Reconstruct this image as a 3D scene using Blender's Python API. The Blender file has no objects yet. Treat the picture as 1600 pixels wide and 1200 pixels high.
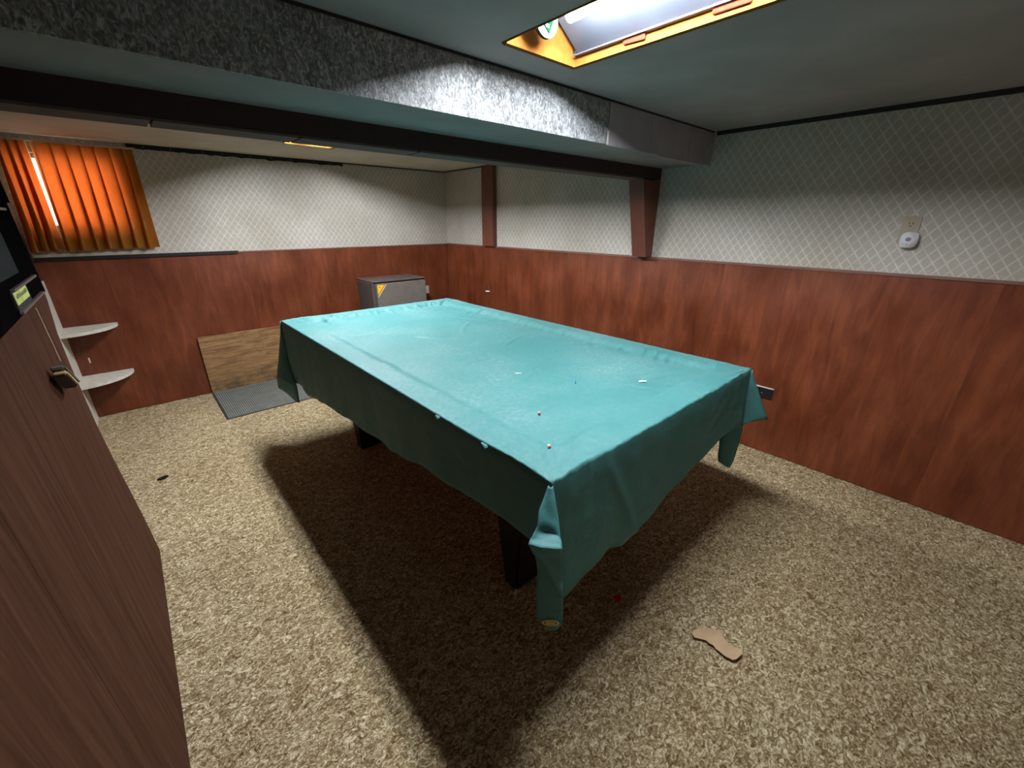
import bpy, bmesh, math, random
from mathutils import Vector, Matrix, noise

# ------------------------------------------------------------------ camera, world, exposure
S = bpy.context.scene
C = S.collection
random.seed(7)
F_PX = 646.42
cam_d = bpy.data.cameras.new('camera')
cam_d.sensor_width = 36.0
cam_d.lens = F_PX / 1600 * 36.0
cam_d.clip_start = 0.02
cam = bpy.data.objects.new('camera', cam_d)
C.objects.link(cam)
yaw, pitch, roll = 0.73195, 0.37497, 0.00205
fw = Vector((math.sin(yaw)*math.cos(pitch), math.cos(yaw)*math.cos(pitch), -math.sin(pitch)))
r0 = Vector((math.cos(yaw), -math.sin(yaw), 0))
u0 = r0.cross(fw)
rt = math.cos(roll)*r0 + math.sin(roll)*u0
up = -math.sin(roll)*r0 + math.cos(roll)*u0
M = Matrix((rt, up, -fw)).transposed().to_4x4()
M.translation = Vector((-2.9041, -4.3891, 1.4522))
cam.matrix_world = M
S.camera = cam

world = bpy.data.worlds.new('world')
S.world = world
world.use_nodes = True
bg = world.node_tree.nodes['Background']
bg.inputs[0].default_value = (0.86, 0.93, 1.0, 1)
bg.inputs[1].default_value = 8.0

S.view_settings.view_transform = 'Standard'
S.view_settings.look = 'None'
S.view_settings.gamma = 1.0
S.view_settings.use_curve_mapping = False
S.view_settings.exposure = 0.12
TUBE_STRENGTH = 205.0
S.cycles.diffuse_bounces = 8

# ------------------------------------------------------------------ dimensions
ZC = 1.968          # ceiling height
HW = 1.20           # top of the plywood wainscot
XL = -3.38          # alcove left wall
YF = -5.70          # wall behind the camera

# ------------------------------------------------------------------ material helpers
def lin(c):
    return tuple(((v/255)/12.92 if v/255 <= 0.04045 else ((v/255+0.055)/1.055)**2.4) for v in c) + (1.0,)

class NT:
    def __init__(s, name):
        s.m = bpy.data.materials.new(name)
        s.m.use_nodes = True
        s.t = s.m.node_tree
        s.b = s.t.nodes['Principled BSDF']
        s.out = s.t.nodes['Material Output']
    def n(s, typ, **kw):
        nd = s.t.nodes.new(typ)
        for k, v in kw.items():
            setattr(nd, k, v)
        return nd
    def l(s, a, b):
        s.t.links.new(a, b)
    def obj(s):
        return s.n('ShaderNodeTexCoord').outputs['Object']
    def mapping(s, vec, scale=(1, 1, 1), rot=(0, 0, 0)):
        m = s.n('ShaderNodeMapping')
        m.inputs['Scale'].default_value = scale
        m.inputs['Rotation'].default_value = rot
        s.l(vec, m.inputs['Vector'])
        return m.outputs[0]
    def noise(s, vec, scale, detail=3, rough=0.55, dist=0.0):
        n = s.n('ShaderNodeTexNoise')
        n.inputs['Scale'].default_value = scale
        n.inputs['Detail'].default_value = detail
        n.inputs['Roughness'].default_value = rough
        n.inputs['Distortion'].default_value = dist
        s.l(vec, n.inputs['Vector'])
        return n.outputs['Fac']
    def ramp(s, fac, stops, interp='LINEAR'):
        r = s.n('ShaderNodeValToRGB')
        r.color_ramp.interpolation = interp
        e = r.color_ramp.elements
        while len(e) < len(stops):
            e.new(0.5)
        for i, (p, c) in enumerate(stops):
            e[i].position = p
            e[i].color = c if len(c) == 4 else lin(c)
        s.l(fac, r.inputs[0])
        return r.outputs[0]
    def mix(s, fac, a, b, mode='MIX'):
        m = s.n('ShaderNodeMix', data_type='RGBA', blend_type=mode)
        for sock, v in ((m.inputs[0], fac), (m.inputs[6], a), (m.inputs[7], b)):
            if hasattr(v, 'is_output'):
                s.l(v, sock)
            else:
                sock.default_value = v
        return m.outputs[2]
    def math(s, op, a, b=0.0):
        m = s.n('ShaderNodeMath', operation=op)
        for i, v in enumerate((a, b)):
            if hasattr(v, 'is_output'):
                s.l(v, m.inputs[i])
            else:
                m.inputs[i].default_value = v
        return m.outputs[0]
    def bump(s, h, strength=0.3, dist=0.01):
        b = s.n('ShaderNodeBump')
        b.inputs['Strength'].default_value = strength
        b.inputs['Distance'].default_value = dist
        s.l(h, b.inputs['Height'])
        s.l(b.outputs[0], s.b.inputs['Normal'])
    def base(s, c):
        if hasattr(c, 'is_output'):
            s.l(c, s.b.inputs['Base Color'])
        else:
            s.b.inputs['Base Color'].default_value = c
    def rough(s, r, spec=0.5, metal=0.0):
        if hasattr(r, 'is_output'):
            s.l(r, s.b.inputs['Roughness'])
        else:
            s.b.inputs['Roughness'].default_value = r
        s.b.inputs['Specular IOR Level'].default_value = spec
        s.b.inputs['Metallic'].default_value = metal

MAT = {}
def simple(name, col, rough=0.6, spec=0.4, metal=0.0, var=0.12, scale=14.0):
    t = NT(name)
    f = t.noise(t.obj(), scale, 4)
    c = lin(col)
    d = tuple(v*(1-var) for v in c[:3]) + (1,)
    u = tuple(min(1, v*(1+var)) for v in c[:3]) + (1,)
    t.base(t.ramp(f, [(0.3, d), (0.7, u)]))
    t.rough(rough, spec, metal)
    MAT[name] = t.m
    return t.m

def m_wallpaper():
    t = NT('wallpaper')
    o = t.obj()
    sp = t.n('ShaderNodeSeparateXYZ'); t.l(o, sp.inputs[0])
    h = t.math('ADD', sp.outputs[0], sp.outputs[1])
    wob = t.math('MULTIPLY', t.noise(o, 9.0, 2), 0.05)
    hh = t.math('ADD', t.math('DIVIDE', h, 0.048), wob)
    zz = t.math('DIVIDE', sp.outputs[2], 0.065)
    def line(v):
        f = t.math('FRACT', v)
        d = t.math('ABSOLUTE', t.math('SUBTRACT', f, 0.5))
        r = t.n('ShaderNodeMapRange'); r.interpolation_type = 'SMOOTHSTEP'
        t.l(d, r.inputs[0])
        r.inputs[1].default_value = 0.39; r.inputs[2].default_value = 0.455
        return r.outputs[0]
    L = t.math('MAXIMUM', line(t.math('ADD', hh, zz)), line(t.math('SUBTRACT', hh, zz)))
    patch = t.ramp(t.noise(o, 22.0, 4), [(0.35, (0.45, 0.45, 0.45, 1)), (0.6, (1, 1, 1, 1))])
    L = t.math('MULTIPLY', L, patch)
    ground = t.mix(t.noise(o, 120.0, 3), lin((168, 163, 154)), lin((186, 181, 172)))
    stain = t.ramp(t.noise(o, 2.3, 4), [(0.35, (0.84, 0.82, 0.78, 1)), (0.62, (1, 1, 1, 1))])
    col = t.mix(L, ground, lin((206, 201, 191)))
    col = t.mix(1.0, col, stain, 'MULTIPLY')
    # mildew specks that gather just above the plywood
    low = t.n('ShaderNodeMapRange'); t.l(sp.outputs[2], low.inputs[0])
    low.inputs[1].default_value = 1.20; low.inputs[2].default_value = 1.42
    low.inputs[3].default_value = 1.0; low.inputs[4].default_value = 0.0
    sk = t.ramp(t.noise(o, 70.0, 3, 0.6), [(0.66, (0, 0, 0, 1)), (0.72, (1, 1, 1, 1))])
    sk = t.math('MULTIPLY', sk, low.outputs[0])
    sk = t.math('MULTIPLY', sk, t.ramp(t.noise(o, 3.0, 2), [(0.48, (0, 0, 0, 1)), (0.62, (1, 1, 1, 1))]))
    col = t.mix(t.math('MULTIPLY', sk, 0.6), col, lin((80, 78, 72)))
    t.base(col); t.rough(0.75, 0.25)
    t.bump(L, 0.12, 0.002)
    MAT['wallpaper'] = t.m

def m_ply():
    t = NT('stained_plywood')
    o = t.obj()
    oi = t.n('ShaderNodeObjectInfo')
    off = t.n('ShaderNodeVectorMath', operation='ADD'); t.l(o, off.inputs[0])
    cmb = t.n('ShaderNodeCombineXYZ')
    t.l(t.math('MULTIPLY', oi.outputs['Random'], 9.0), cmb.inputs[2]); t.l(cmb.outputs[0], off.inputs[1])
    v = off.outputs[0]
    grain = t.noise(t.mapping(v, (9, 9, 1.3)), 1.8, 7, 0.68, 1.0)
    fine = t.noise(t.mapping(v, (150, 150, 6)), 1.5, 3)
    blotch = t.noise(t.mapping(v, (3.4, 3.4, 2.0)), 1.3, 5, 0.6)
    c = t.ramp(grain, [(0.25, (84, 42, 25)), (0.5, (112, 58, 35)), (0.78, (134, 75, 45))])
    c = t.mix(t.math('MULTIPLY', fine, 0.28), c, lin((92, 46, 28)))
    c = t.mix(1.0, c, t.ramp(blotch, [(0.3, (0.66, 0.58, 0.54, 1)), (0.7, (1.15, 1.14, 1.1, 1))]), 'MULTIPLY')
    tint = t.ramp(oi.outputs['Random'], [(0.0, (0.85, 0.82, 0.8, 1)), (1.0, (1.08, 1.08, 1.08, 1))])
    c = t.mix(1.0, c, tint, 'MULTIPLY')
    t.base(c)
    t.rough(t.ramp(blotch, [(0.3, (0.3, 0.3, 0.3, 1)), (0.7, (0.48, 0.48, 0.48, 1))]), 0.4)
    t.bump(fine, 0.08, 0.002)
    MAT['ply'] = t.m

def m_panel():
    t = NT('brown_woodgrain_panel')
    o = t.obj()
    oi = t.n('ShaderNodeObjectInfo')
    off = t.n('ShaderNodeVectorMath', operation='ADD'); t.l(o, off.inputs[0])
    cmb = t.n('ShaderNodeCombineXYZ')
    t.l(t.math('MULTIPLY', oi.outputs['Random'], 5.0), cmb.inputs[2]); t.l(cmb.outputs[0], off.inputs[1])
    v = off.outputs[0]
    grain = t.noise(t.mapping(v, (20, 20, 1.3)), 1.5, 6, 0.6, 1.2)
    fine = t.noise(t.mapping(v, (200, 200, 7)), 1.3, 3)
    c = t.ramp(grain, [(0.3, (62, 39, 29)), (0.5, (78, 51, 39)), (0.72, (92, 63, 49))])
    c = t.mix(t.math('MULTIPLY', fine, 0.4), c, lin((50, 32, 25)))
    t.base(c); t.rough(0.7, 0.02)
    t.bump(fine, 0.1, 0.002)
    MAT['panel'] = t.m

def m_carpet():
    t = NT('mottled_carpet')
    o = t.obj()
    a = t.noise(t.mapping(o, (1.0, 1.35, 1.0), (0, 0, 0.6)), 42.0, 5, 0.64, 1.7)
    b = t.noise(o, 150.0, 3, 0.6, 0.6)
    big = t.noise(o, 1.7, 3)
    h = t.math('ADD', t.math('MULTIPLY', a, 0.72), t.math('MULTIPLY', b, 0.28))
    c = t.ramp(h, [(0.37, (106, 85, 56)), (0.45, (154, 132, 97)), (0.52, (196, 177, 138)), (0.60, (246, 235, 202))])
    c = t.mix(1.0, c, t.ramp(big, [(0.3, (0.88, 0.84, 0.8, 1)), (0.65, (1.05, 1.04, 1.02, 1))]), 'MULTIPLY')
    t.base(c); t.rough(0.95, 0.1)
    t.bump(t.math('ADD', a, t.math('MULTIPLY', b, 0.5)), 0.9, 0.02)
    MAT['carpet'] = t.m

def m_duct():
    t = NT('embossed_silver_vinyl')
    o = t.obj()
    v = t.mapping(o, (1.0, 1.0, 0.62), (0, 0.5, 0))
    a = t.noise(v, 85.0, 4, 0.6, 1.4)
    c = t.ramp(a, [(0.38, (88, 90, 91)), (0.52, (130, 134, 136)), (0.64, (176, 181, 184))])
    t.base(c); t.rough(0.42, 0.45)
    t.bump(a, 0.7, 0.006)
    MAT['embossed'] = t.m

def m_cover():
    t = NT('teal_vinyl')
    o = t.obj()
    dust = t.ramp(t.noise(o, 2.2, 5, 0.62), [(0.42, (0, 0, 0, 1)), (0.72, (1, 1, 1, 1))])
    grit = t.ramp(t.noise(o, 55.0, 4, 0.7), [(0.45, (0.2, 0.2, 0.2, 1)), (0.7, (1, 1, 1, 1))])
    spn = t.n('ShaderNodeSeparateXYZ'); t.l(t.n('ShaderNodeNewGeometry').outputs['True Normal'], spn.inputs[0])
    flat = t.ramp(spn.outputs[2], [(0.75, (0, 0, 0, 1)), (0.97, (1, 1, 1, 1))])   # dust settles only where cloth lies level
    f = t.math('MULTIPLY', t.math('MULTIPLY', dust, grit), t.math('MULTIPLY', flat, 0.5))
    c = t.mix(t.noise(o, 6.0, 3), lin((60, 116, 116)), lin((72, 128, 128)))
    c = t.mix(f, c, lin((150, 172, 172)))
    t.base(c); t.rough(0.58, 0.3)
    w = t.noise(o, 7.0, 4, 0.6, 1.2)
    rid = t.math('SUBTRACT', 1.0, t.math('MULTIPLY', t.math('ABSOLUTE', t.math('SUBTRACT', w, 0.5)), 14.0))
    rid = t.math('MULTIPLY', t.math('MAXIMUM', rid, 0.0), t.ramp(t.noise(o, 3.1, 3), [(0.5, (0, 0, 0, 1)), (0.66, (1, 1, 1, 1))]))
    t.bump(t.math('ADD', t.noise(o, 28.0, 5, 0.6, 0.6), t.math('MULTIPLY', rid, 0.8)), 0.3, 0.006)
    MAT['cover'] = t.m

def m_curtain():
    t = NT('orange_curtain_cloth')
    o = t.obj()
    sp = t.n('ShaderNodeSeparateXYZ'); t.l(o, sp.inputs[0])
    weave = t.noise(t.mapping(o, (300, 300, 120)), 1.0, 2)
    blot = t.noise(t.mapping(o, (22, 22, 10)), 1.0, 3)
    c = t.mix(weave, lin((172, 122, 44)), lin((196, 148, 64)))
    c = t.mix(t.math('MULTIPLY', blot, 0.5), c, lin((176, 118, 60)))
    d = t.n('ShaderNodeBsdfDiffuse'); t.l(t.mix(0.5, c, lin((150, 122, 52))), d.inputs[0])
    tr = t.n('ShaderNodeBsdfTranslucent')
    t.l(t.mix(blot, lin((226, 112, 48)), lin((242, 140, 72))), tr.inputs[0])
    mx = t.n('ShaderNodeMixShader'); mx.inputs[0].default_value = 0.5
    t.l(d.outputs[0], mx.inputs[1]); t.l(tr.outputs[0], mx.inputs[2])
    t.l(mx.outputs[0], t.out.inputs[0])
    MAT['curtain'] = t.m
    t = NT('pale_lining')
    d = t.n('ShaderNodeBsdfDiffuse'); d.inputs[0].default_value = lin((180, 150, 120))
    tr = t.n('ShaderNodeBsdfTranslucent'); tr.inputs[0].default_value = lin((236, 190, 160))
    mx = t.n('ShaderNodeMixShader'); mx.inputs[0].default_value = 0.65
    t.l(d.outputs[0], mx.inputs[1]); t.l(tr.outputs[0], mx.inputs[2]); t.l(mx.outputs[0], t.out.inputs[0])
    MAT['lining'] = t.m

def m_board():
    t = NT('knotty_wood_print')
    o = t.obj()
    g = t.noise(t.mapping(o, (2.0, 2.0, 24)), 1.5, 6, 0.6, 1.6)
    k = t.noise(t.mapping(o, (5, 5, 12)), 1.3, 4, 0.6, 2.0)
    c = t.ramp(g, [(0.3, (98, 72, 47)), (0.5, (142, 109, 72)), (0.72, (166, 133, 92))])
    c = t.mix(t.ramp(k, [(0.55, (0, 0, 0, 1)), (0.7, (0.75, 0.75, 0.75, 1))]), c, lin((104, 78, 54)))
    sp = t.n('ShaderNodeSeparateXYZ'); t.l(o, sp.inputs[0])
    low = t.n('ShaderNodeMapRange'); t.l(sp.outputs[2], low.inputs[0])
    low.inputs[1].default_value = 0.0; low.inputs[2].default_value = 0.2
    low.inputs[3].default_value = 0.9; low.inputs[4].default_value = 0.0
    grime = t.math('MULTIPLY', low.outputs[0], t.ramp(t.noise(o, 11.0, 4), [(0.4, (0, 0, 0, 1)), (0.62, (1, 1, 1, 1))]))
    c = t.mix(grime, c, lin((70, 58, 50)))
    t.base(c); t.rough(0.55, 0.3)
    MAT['board'] = t.m

def emit(name, col, strength):
    t = NT(name)
    t.b.inputs['Emission Color'].default_value = col
    t.b.inputs['Emission Strength'].default_value = strength
    t.b.inputs['Base Color'].default_value = (0.9, 0.9, 0.9, 1)
    MAT[name] = t.m

m_wallpaper(); m_ply(); m_panel(); m_carpet(); m_duct(); m_cover(); m_curtain(); m_board()
emit('tube_glow', (0.93, 0.96, 1.0, 1), TUBE_STRENGTH)
simple('ceiling_paint', (152, 148, 146), 0.8, 0.2, scale=3)
simple('far_ceiling', (190, 184, 168), 0.8, 0.2, scale=3)
simple('duct_paint', (132, 132, 130), 0.6, 0.3, scale=5)
simple('duct_panel', (146, 142, 148), 0.7, 0.25, scale=5)
simple('dark_beam', (52, 36, 36), 0.6, 0.3)
simple('beam_soffit', (92, 78, 72), 0.75, 0.2)
simple('post_wood', (104, 58, 44), 0.45, 0.4)
simple('cap_wood', (118, 84, 74), 0.4, 0.45)
simple('dark_trim', (40, 36, 38), 0.6, 0.3)
simple('black_strip', (28, 25, 26), 0.6, 0.3)
simple('plain_wall', (206, 196, 182), 0.7, 0.2)
simple('outer_wall', (90, 86, 82), 0.9, 0.1)
simple('white_paint', (206, 202, 190), 0.5, 0.4, scale=30)
simple('raw_wood', (122, 78, 32), 0.8, 0.05, var=0.2, scale=40)
simple('shim_wood', (92, 40, 26), 0.8, 0.05, scale=60)
simple('fixture_metal', (62, 66, 74), 0.4, 0.5, scale=8)
simple('cream_plastic', (62, 72, 64), 0.8, 0.0)
simple('green_print', (6, 36, 20), 0.8, 0.0)
simple('leg_wood', (26, 16, 15), 0.4, 0.4)
simple('apron_wood', (40, 24, 20), 0.5, 0.4)
simple('bed_cloth', (40, 92, 70), 0.9, 0.1)
simple('fridge_body', (74, 68, 66), 0.45, 0.4)
simple('fridge_top', (92, 80, 75), 0.6, 0.3, var=0.25, scale=24)
simple('fridge_door', (108, 105, 98), 0.4, 0.45)
simple('yellow_print', (240, 188, 34), 0.5, 0.4)
simple('orange_print', (206, 120, 40), 0.5, 0.4)
simple('pale_print', (226, 206, 180), 0.5, 0.4)
simple('hinge_metal', (196, 196, 196), 0.35, 0.5, 0.6)
simple('mat_rubber', (128, 132, 126), 0.7, 0.3)
simple('mat_groove', (64, 66, 62), 0.8, 0.2)
simple('black_case', (14, 12, 13), 0.7, 0.0)
simple('dark_glass', (34, 44, 46), 0.5, 0.02)
simple('trim_metal', (120, 110, 110), 0.35, 0.5, 0.3)
simple('sticker_paper', (206, 214, 126), 0.7, 0.2)
simple('ink', (70, 84, 50), 0.7, 0.2)
simple('dark_grey', (44, 42, 44), 0.5, 0.3)
simple('string_fibre', (200, 170, 144), 0.9, 0.1)
simple('grey_felt', (98, 92, 84), 0.95, 0.1)
simple('pale_wood', (196, 164, 122), 0.6, 0.3)
simple('dark_wood', (44, 28, 22), 0.5, 0.3)
simple('beige_plate', (168, 156, 136), 0.5, 0.4)
simple('socket_dark', (26, 22, 20), 0.6, 0.3)
simple('white_plastic', (224, 224, 230), 0.35, 0.5, var=0.03)
simple('speaker_grey', (130, 132, 144), 0.6, 0.3)
simple('black_plate', (30, 28, 32), 0.35, 0.5)
simple('cardboard', (186, 158, 126), 0.85, 0.15)
simple('black_scrap', (18, 18, 18), 0.6, 0.3)
simple('red_bit', (190, 36, 48), 0.4, 0.5)
simple('white_bit', (238, 240, 238), 0.6, 0.3)
simple('blue_bit', (40, 78, 140), 0.5, 0.4)
simple('dark_red', (200, 22, 32), 0.5, 0.4)
simple('gold_print', (250, 214, 96), 0.4, 0.5)
simple('frame_paint', (176, 168, 150), 0.5, 0.4)
t = NT('window_glass')
g = t.n('ShaderNodeBsdfTransparent'); g.inputs[0].default_value = (0.92, 0.95, 0.94, 1)
gl = t.n('ShaderNodeBsdfGlossy'); gl.inputs['Roughness'].default_value = 0.05
mx = t.n('ShaderNodeMixShader'); mx.inputs[0].default_value = 0.06
t.l(g.outputs[0], mx.inputs[1]); t.l(gl.outputs[0], mx.inputs[2]); t.l(mx.outputs[0], t.out.inputs[0])
MAT['glass'] = t.m

# ------------------------------------------------------------------ geometry helpers
def box(bm, x0, x1, y0, y1, z0, z1, bev=0.0):
    vs = [bm.verts.new((x, y, z)) for x in (x0, x1) for y in (y0, y1) for z in (z0, z1)]
    idx = [(0, 1, 3, 2), (4, 6, 7, 5), (0, 4, 5, 1), (2, 3, 7, 6), (0, 2, 6, 4), (1, 5, 7, 3)]
    fs = [bm.faces.new([vs[i] for i in f]) for f in idx]
    if bev:
        es = {e for f in fs for e in f.edges}
        bmesh.ops.bevel(bm, geom=list(es), offset=bev, segments=2, profile=0.5, affect='EDGES')

def prism(bm, pts, axis, a, b):
    """extrude a polygon given in the two other axes along axis from a to b"""
    def mk(p, v):
        q = list(p); q.insert(axis, v); return bm.verts.new(q)
    A = [mk(p, a) for p in pts]; B = [mk(p, b) for p in pts]
    n = len(pts)
    bm.faces.new(A); bm.faces.new(B[::-1])
    for i in range(n):
        bm.faces.new((A[i], B[i], B[(i+1) % n], A[(i+1) % n]))

def tube(bm, pts, r, seg=8, cap=True):
    rings = []
    for i, p in enumerate(pts):
        p = Vector(p)
        d = (Vector(pts[min(i+1, len(pts)-1)]) - Vector(pts[max(i-1, 0)])).normalized()
        a = d.orthogonal().normalized(); b = d.cross(a)
        rings.append([bm.verts.new(p + r*(math.cos(2*math.pi*k/seg)*a + math.sin(2*math.pi*k/seg)*b)) for k in range(seg)])
    for i in range(len(rings)-1):
        for k in range(seg):
            bm.faces.new((rings[i][k], rings[i][(k+1) % seg], rings[i+1][(k+1) % seg], rings[i+1][k]))
    if cap:
        bm.faces.new(rings[0][::-1]); bm.faces.new(rings[-1])

def mesh(name, bm, mat, parent=None, smooth=False):
    bmesh.ops.recalc_face_normals(bm, faces=bm.faces[:])
    me = bpy.data.meshes.new(name)
    bm.to_mesh(me); bm.free()
    me.materials.append(MAT[mat] if isinstance(mat, str) else mat)
    if smooth:
        for p in me.polygons:
            p.use_smooth = True
    o = bpy.data.objects.new(name, me)
    C.objects.link(o)
    if parent:
        o.parent = parent
    return o

def bx(name, mat, ext, parent=None, bev=0.0):
    bm = bmesh.new(); box(bm, *ext, bev)
    return mesh(name, bm, mat, parent)

def thing(name, label, cat, loc=(0, 0, 0), rot=(0, 0, 0), group=None):
    o = bpy.data.objects.new(name, None)
    C.objects.link(o)
    o.location = loc; o.rotation_euler = rot
    o.empty_display_size = 0.05
    o['label'] = label; o['category'] = cat
    if group:
        o['group'] = group
    return o

def tag(o, label, cat, group=None):
    o['label'] = label; o['category'] = cat
    if group:
        o['group'] = group
    return o

def struct(o):
    o['kind'] = 'structure'
    return o

def move_local(root, objs_root_loc):
    pass

# ------------------------------------------------------------------ room shell
struct(bx('floor', 'carpet', (XL-0.6, 0.1, YF-0.1, 0.1, -0.1, 0.0)))

# ceiling with two recess openings for the light fixtures
OX0, OX1 = -1.875, -1.53
R1 = (-4.03, -3.19)     # opening of the near fixture (y)
R2 = (-2.06, -0.80)     # opening of the far fixture (y)
bm = bmesh.new()
zt = ZC + 0.16
box(bm, XL-0.6, OX0, YF-0.1, -3.035, ZC, zt)
box(bm, OX1, 0.1, YF-0.1, -3.035, ZC, zt)
box(bm, OX0, OX1, YF-0.1, R1[0], ZC, zt)
box(bm, OX0, OX1, R1[1], -3.035, ZC, zt)
struct(mesh('ceiling', bm, 'ceiling_paint'))
bm = bmesh.new()
box(bm, XL-0.6, OX0, -3.035, 0.1, ZC, zt)
box(bm, OX1, 0.1, -3.035, 0.1, ZC, zt)
box(bm, OX0, OX1, -3.035, R2[0], ZC, zt)
box(bm, OX0, OX1, R2[1], 0.1, ZC, zt)
struct(mesh('ceiling_far_bay', bm, 'far_ceiling'))
struct(bx('ceiling_deck', 'outer_wall', (XL-0.6, 0.1, YF-0.1, 0.1, zt, zt+0.05)))

# back wall with a window hole
WX0, WX1, WZ0, WZ1 = -3.34, -2.78, 1.39, 1.865
bm = bmesh.new()
box(bm, XL-0.6, WX0, 0.0, 0.1, 0.0, ZC)
box(bm, WX1, 0.1, 0.0, 0.1, 0.0, ZC)
box(bm, WX0, WX1, 0.0, 0.1, 0.0, WZ0)
box(bm, WX0, WX1, 0.0, 0.1, WZ1, ZC)
wall_back = struct(mesh('wall_back', bm, 'wallpaper'))
wall_right = struct(bx('wall_right', 'wallpaper', (0.0, 0.1, YF, 0.0, 0.0, ZC)))
struct(bx('wall_front', 'plain_wall', (XL-0.6, 0.0, YF-0.1, YF, 0.0, ZC)))
wall_alcove = struct(bx('wall_left', 'ply', (XL-0.1, XL, -2.70, 0.0, 0.0, ZC)))

# window behind the curtain
w = bpy.data.objects.new('window_1', None); C.objects.link(w); struct(w)
bm = bmesh.new()
box(bm, WX0, WX0+0.03, 0.03, 0.08, WZ0, WZ1); box(bm, WX1-0.03, WX1, 0.03, 0.08, WZ0, WZ1)
box(bm, WX0+0.03, WX1-0.03, 0.03, 0.08, WZ0, WZ0+0.03); box(bm, WX0+0.03, WX1-0.03, 0.03, 0.08, WZ1-0.03, WZ1)
mesh('window_frame', bm, 'frame_paint', w)
bx('pane', 'glass', (WX0+0.03, WX1-0.03, 0.052, 0.056, WZ0+0.03, WZ1-0.03), w)

# plywood wainscot, sheet by sheet
def sheets(parent, along, edges):
    for a, b in zip(edges[:-1], edges[1:]):
        lo, hi = min(a, b)+0.0001, max(a, b)-0.0001
        if along == 'x':
            bx('wainscot_panel', 'ply', (lo, hi, -0.010, -0.0005, 0.004, HW-0.004), parent, 0.0008)
        else:
            bx('wainscot_panel', 'ply', (-0.010, -0.0005, lo, hi, 0.004, HW-0.004), parent, 0.0008)
sheets(wall_back, 'x', [XL, -2.127, -0.905, -0.012])
sheets(wall_right, 'y', [-0.012, -0.385, -0.80, -2.02, -3.24, -4.46, YF])
bx('wainscot_cap', 'cap_wood', (XL, -0.002, -0.016, -0.0005, HW-0.004, HW+0.006), wall_back)
bx('wainscot_cap', 'cap_wood', (-0.016, -0.0005, YF, -0.016, HW-0.004, HW+0.010), wall_right)
struct(bx('trim_1', 'dark_trim', (-0.012, -0.0005, YF, -3.05, ZC-0.022, ZC-0.0005)))
struct(bx('trim_2', 'dark_trim', (-0.010, -0.0005, -2.585, -0.012, ZC-0.010, ZC-0.0005)))
struct(bx('trim_3', 'dark_trim', (-1.15, -0.001, -0.008, -0.0005, ZC-0.010, ZC-0.0005)))
# torn dark strip along the top of the back wall
bm = bmesh.new()
xs = [-2.705 + i*(1.56/52) for i in range(53)]
top = []; bot = []
for i, x in enumerate(xs):
    d = 0.030 + 0.007*noise.noise((x*14, 0, 0)) + (0.006 if i % 7 == 3 else 0)
    top.append((x, ZC-0.0005)); bot.append((x, ZC-d))
prism(bm, top + bot[::-1], 1, -0.010, -0.0005)
o = struct(mesh('trim_4', bm, 'black_strip'))
for i in range(9):
    x = -2.6 + i*0.17 + random.uniform(-0.03, 0.03)
    bm = bmesh.new(); tube(bm, [(x, -0.0101, ZC-0.016), (x, -0.0125, ZC-0.0165)], 0.0045, 6)
    mesh('tack', bm, 'trim_metal', o)
# black strip on the wainscot below the window, and the pale sill above it
struct(bx('trim_5', 'black_strip', (-3.37, -2.165, -0.024, -0.0165, HW-0.012, HW+0.012)))
struct(bx('trim_6', 'frame_paint', (-3.37, -2.74, -0.016, -0.0005, HW+0.008, HW+0.032)))

# ------------------------------------------------------------------ partition with brown panelling (left), leaning a little away from the room
LEAN = 0.026
wp = bpy.data.objects.new('wall_left_partition', None); C.objects.link(wp); struct(wp)
wp.location = (-3.118, -2.14, 0); wp.rotation_euler = (0, -LEAN, 0)
bm = bmesh.new(); box(bm, -0.19, -0.0085, -3.56, -0.19, 0.012, ZC-0.015)
mesh('core', bm, 'outer_wall', wp)
gy = [0.0, -0.30, -0.56, -0.965, -1.33, -1.75, -2.15, -2.56, -2.96, -3.56]
EDGE = [(0.0, 0.004), (-0.032, 0.216), (-0.088, 0.412), (-0.137, 0.586), (-0.164, 0.741), (-0.152, 0.959), (-0.122, 1.08), (-0.020, 1.19), (0.0, ZC-0.012)]
bm = bmesh.new()          # the end board's free edge is warped
prism(bm, EDGE + [(-0.2994, ZC-0.012), (-0.2994, 0.004)], 0, -0.0084, 0.0)
mesh('panel_board', bm, 'panel', wp)
for a, b in zip(gy[1:-1], gy[2:]):
    bm = bmesh.new(); box(bm, -0.0084, 0.0, b+0.0006, a-0.0006, 0.004, ZC-0.012, 0.0015)
    mesh('panel_board', bm, 'panel', wp)

# ------------------------------------------------------------------ duct soffit, beam and posts
YD, ZD = -3.03, 1.79
duct = thing('duct_soffit', 'boxed-in ceiling duct faced with silvery embossed vinyl, crossing the whole room', 'duct', (-1.7, YD, ZD))
def dloc(o):
    o.location = (1.7, -YD, -ZD); return o
dloc(bx('textured_face', 'embossed', (-3.14, -1.085, YD, YD+0.012, ZD, ZC-0.001), duct))
dloc(bx('underside', 'duct_paint', (-3.14, -0.001, YD+0.0125, -2.702, ZD, ZD+0.012), duct))
for a, b in ((-1.083, -0.722), (-0.718, -0.30), (-0.297, -0.001)):
    dloc(bx('end_panel', 'duct_panel', (a, b, YD-0.003, YD+0.011, ZD-0.004, ZC-0.001), duct))['label'] = 'plain grey end panel'
bm = bmesh.new()
prism(bm, [(-0.62, YD-0.003), (-0.10, YD-0.003), (-0.10, YD+0.05), (-0.5, YD+0.05)], 2, ZD-0.010, ZD-0.0042)
dloc(mesh('bottom_lip', bm, 'duct_panel', duct))
dloc(bx('edge_strip', 'white_paint', (-1.089, -1.083, YD-0.006, YD-0.0005, ZD-0.002, ZD+0.055), duct))['label'] = 'loose white vinyl edge'
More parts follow.
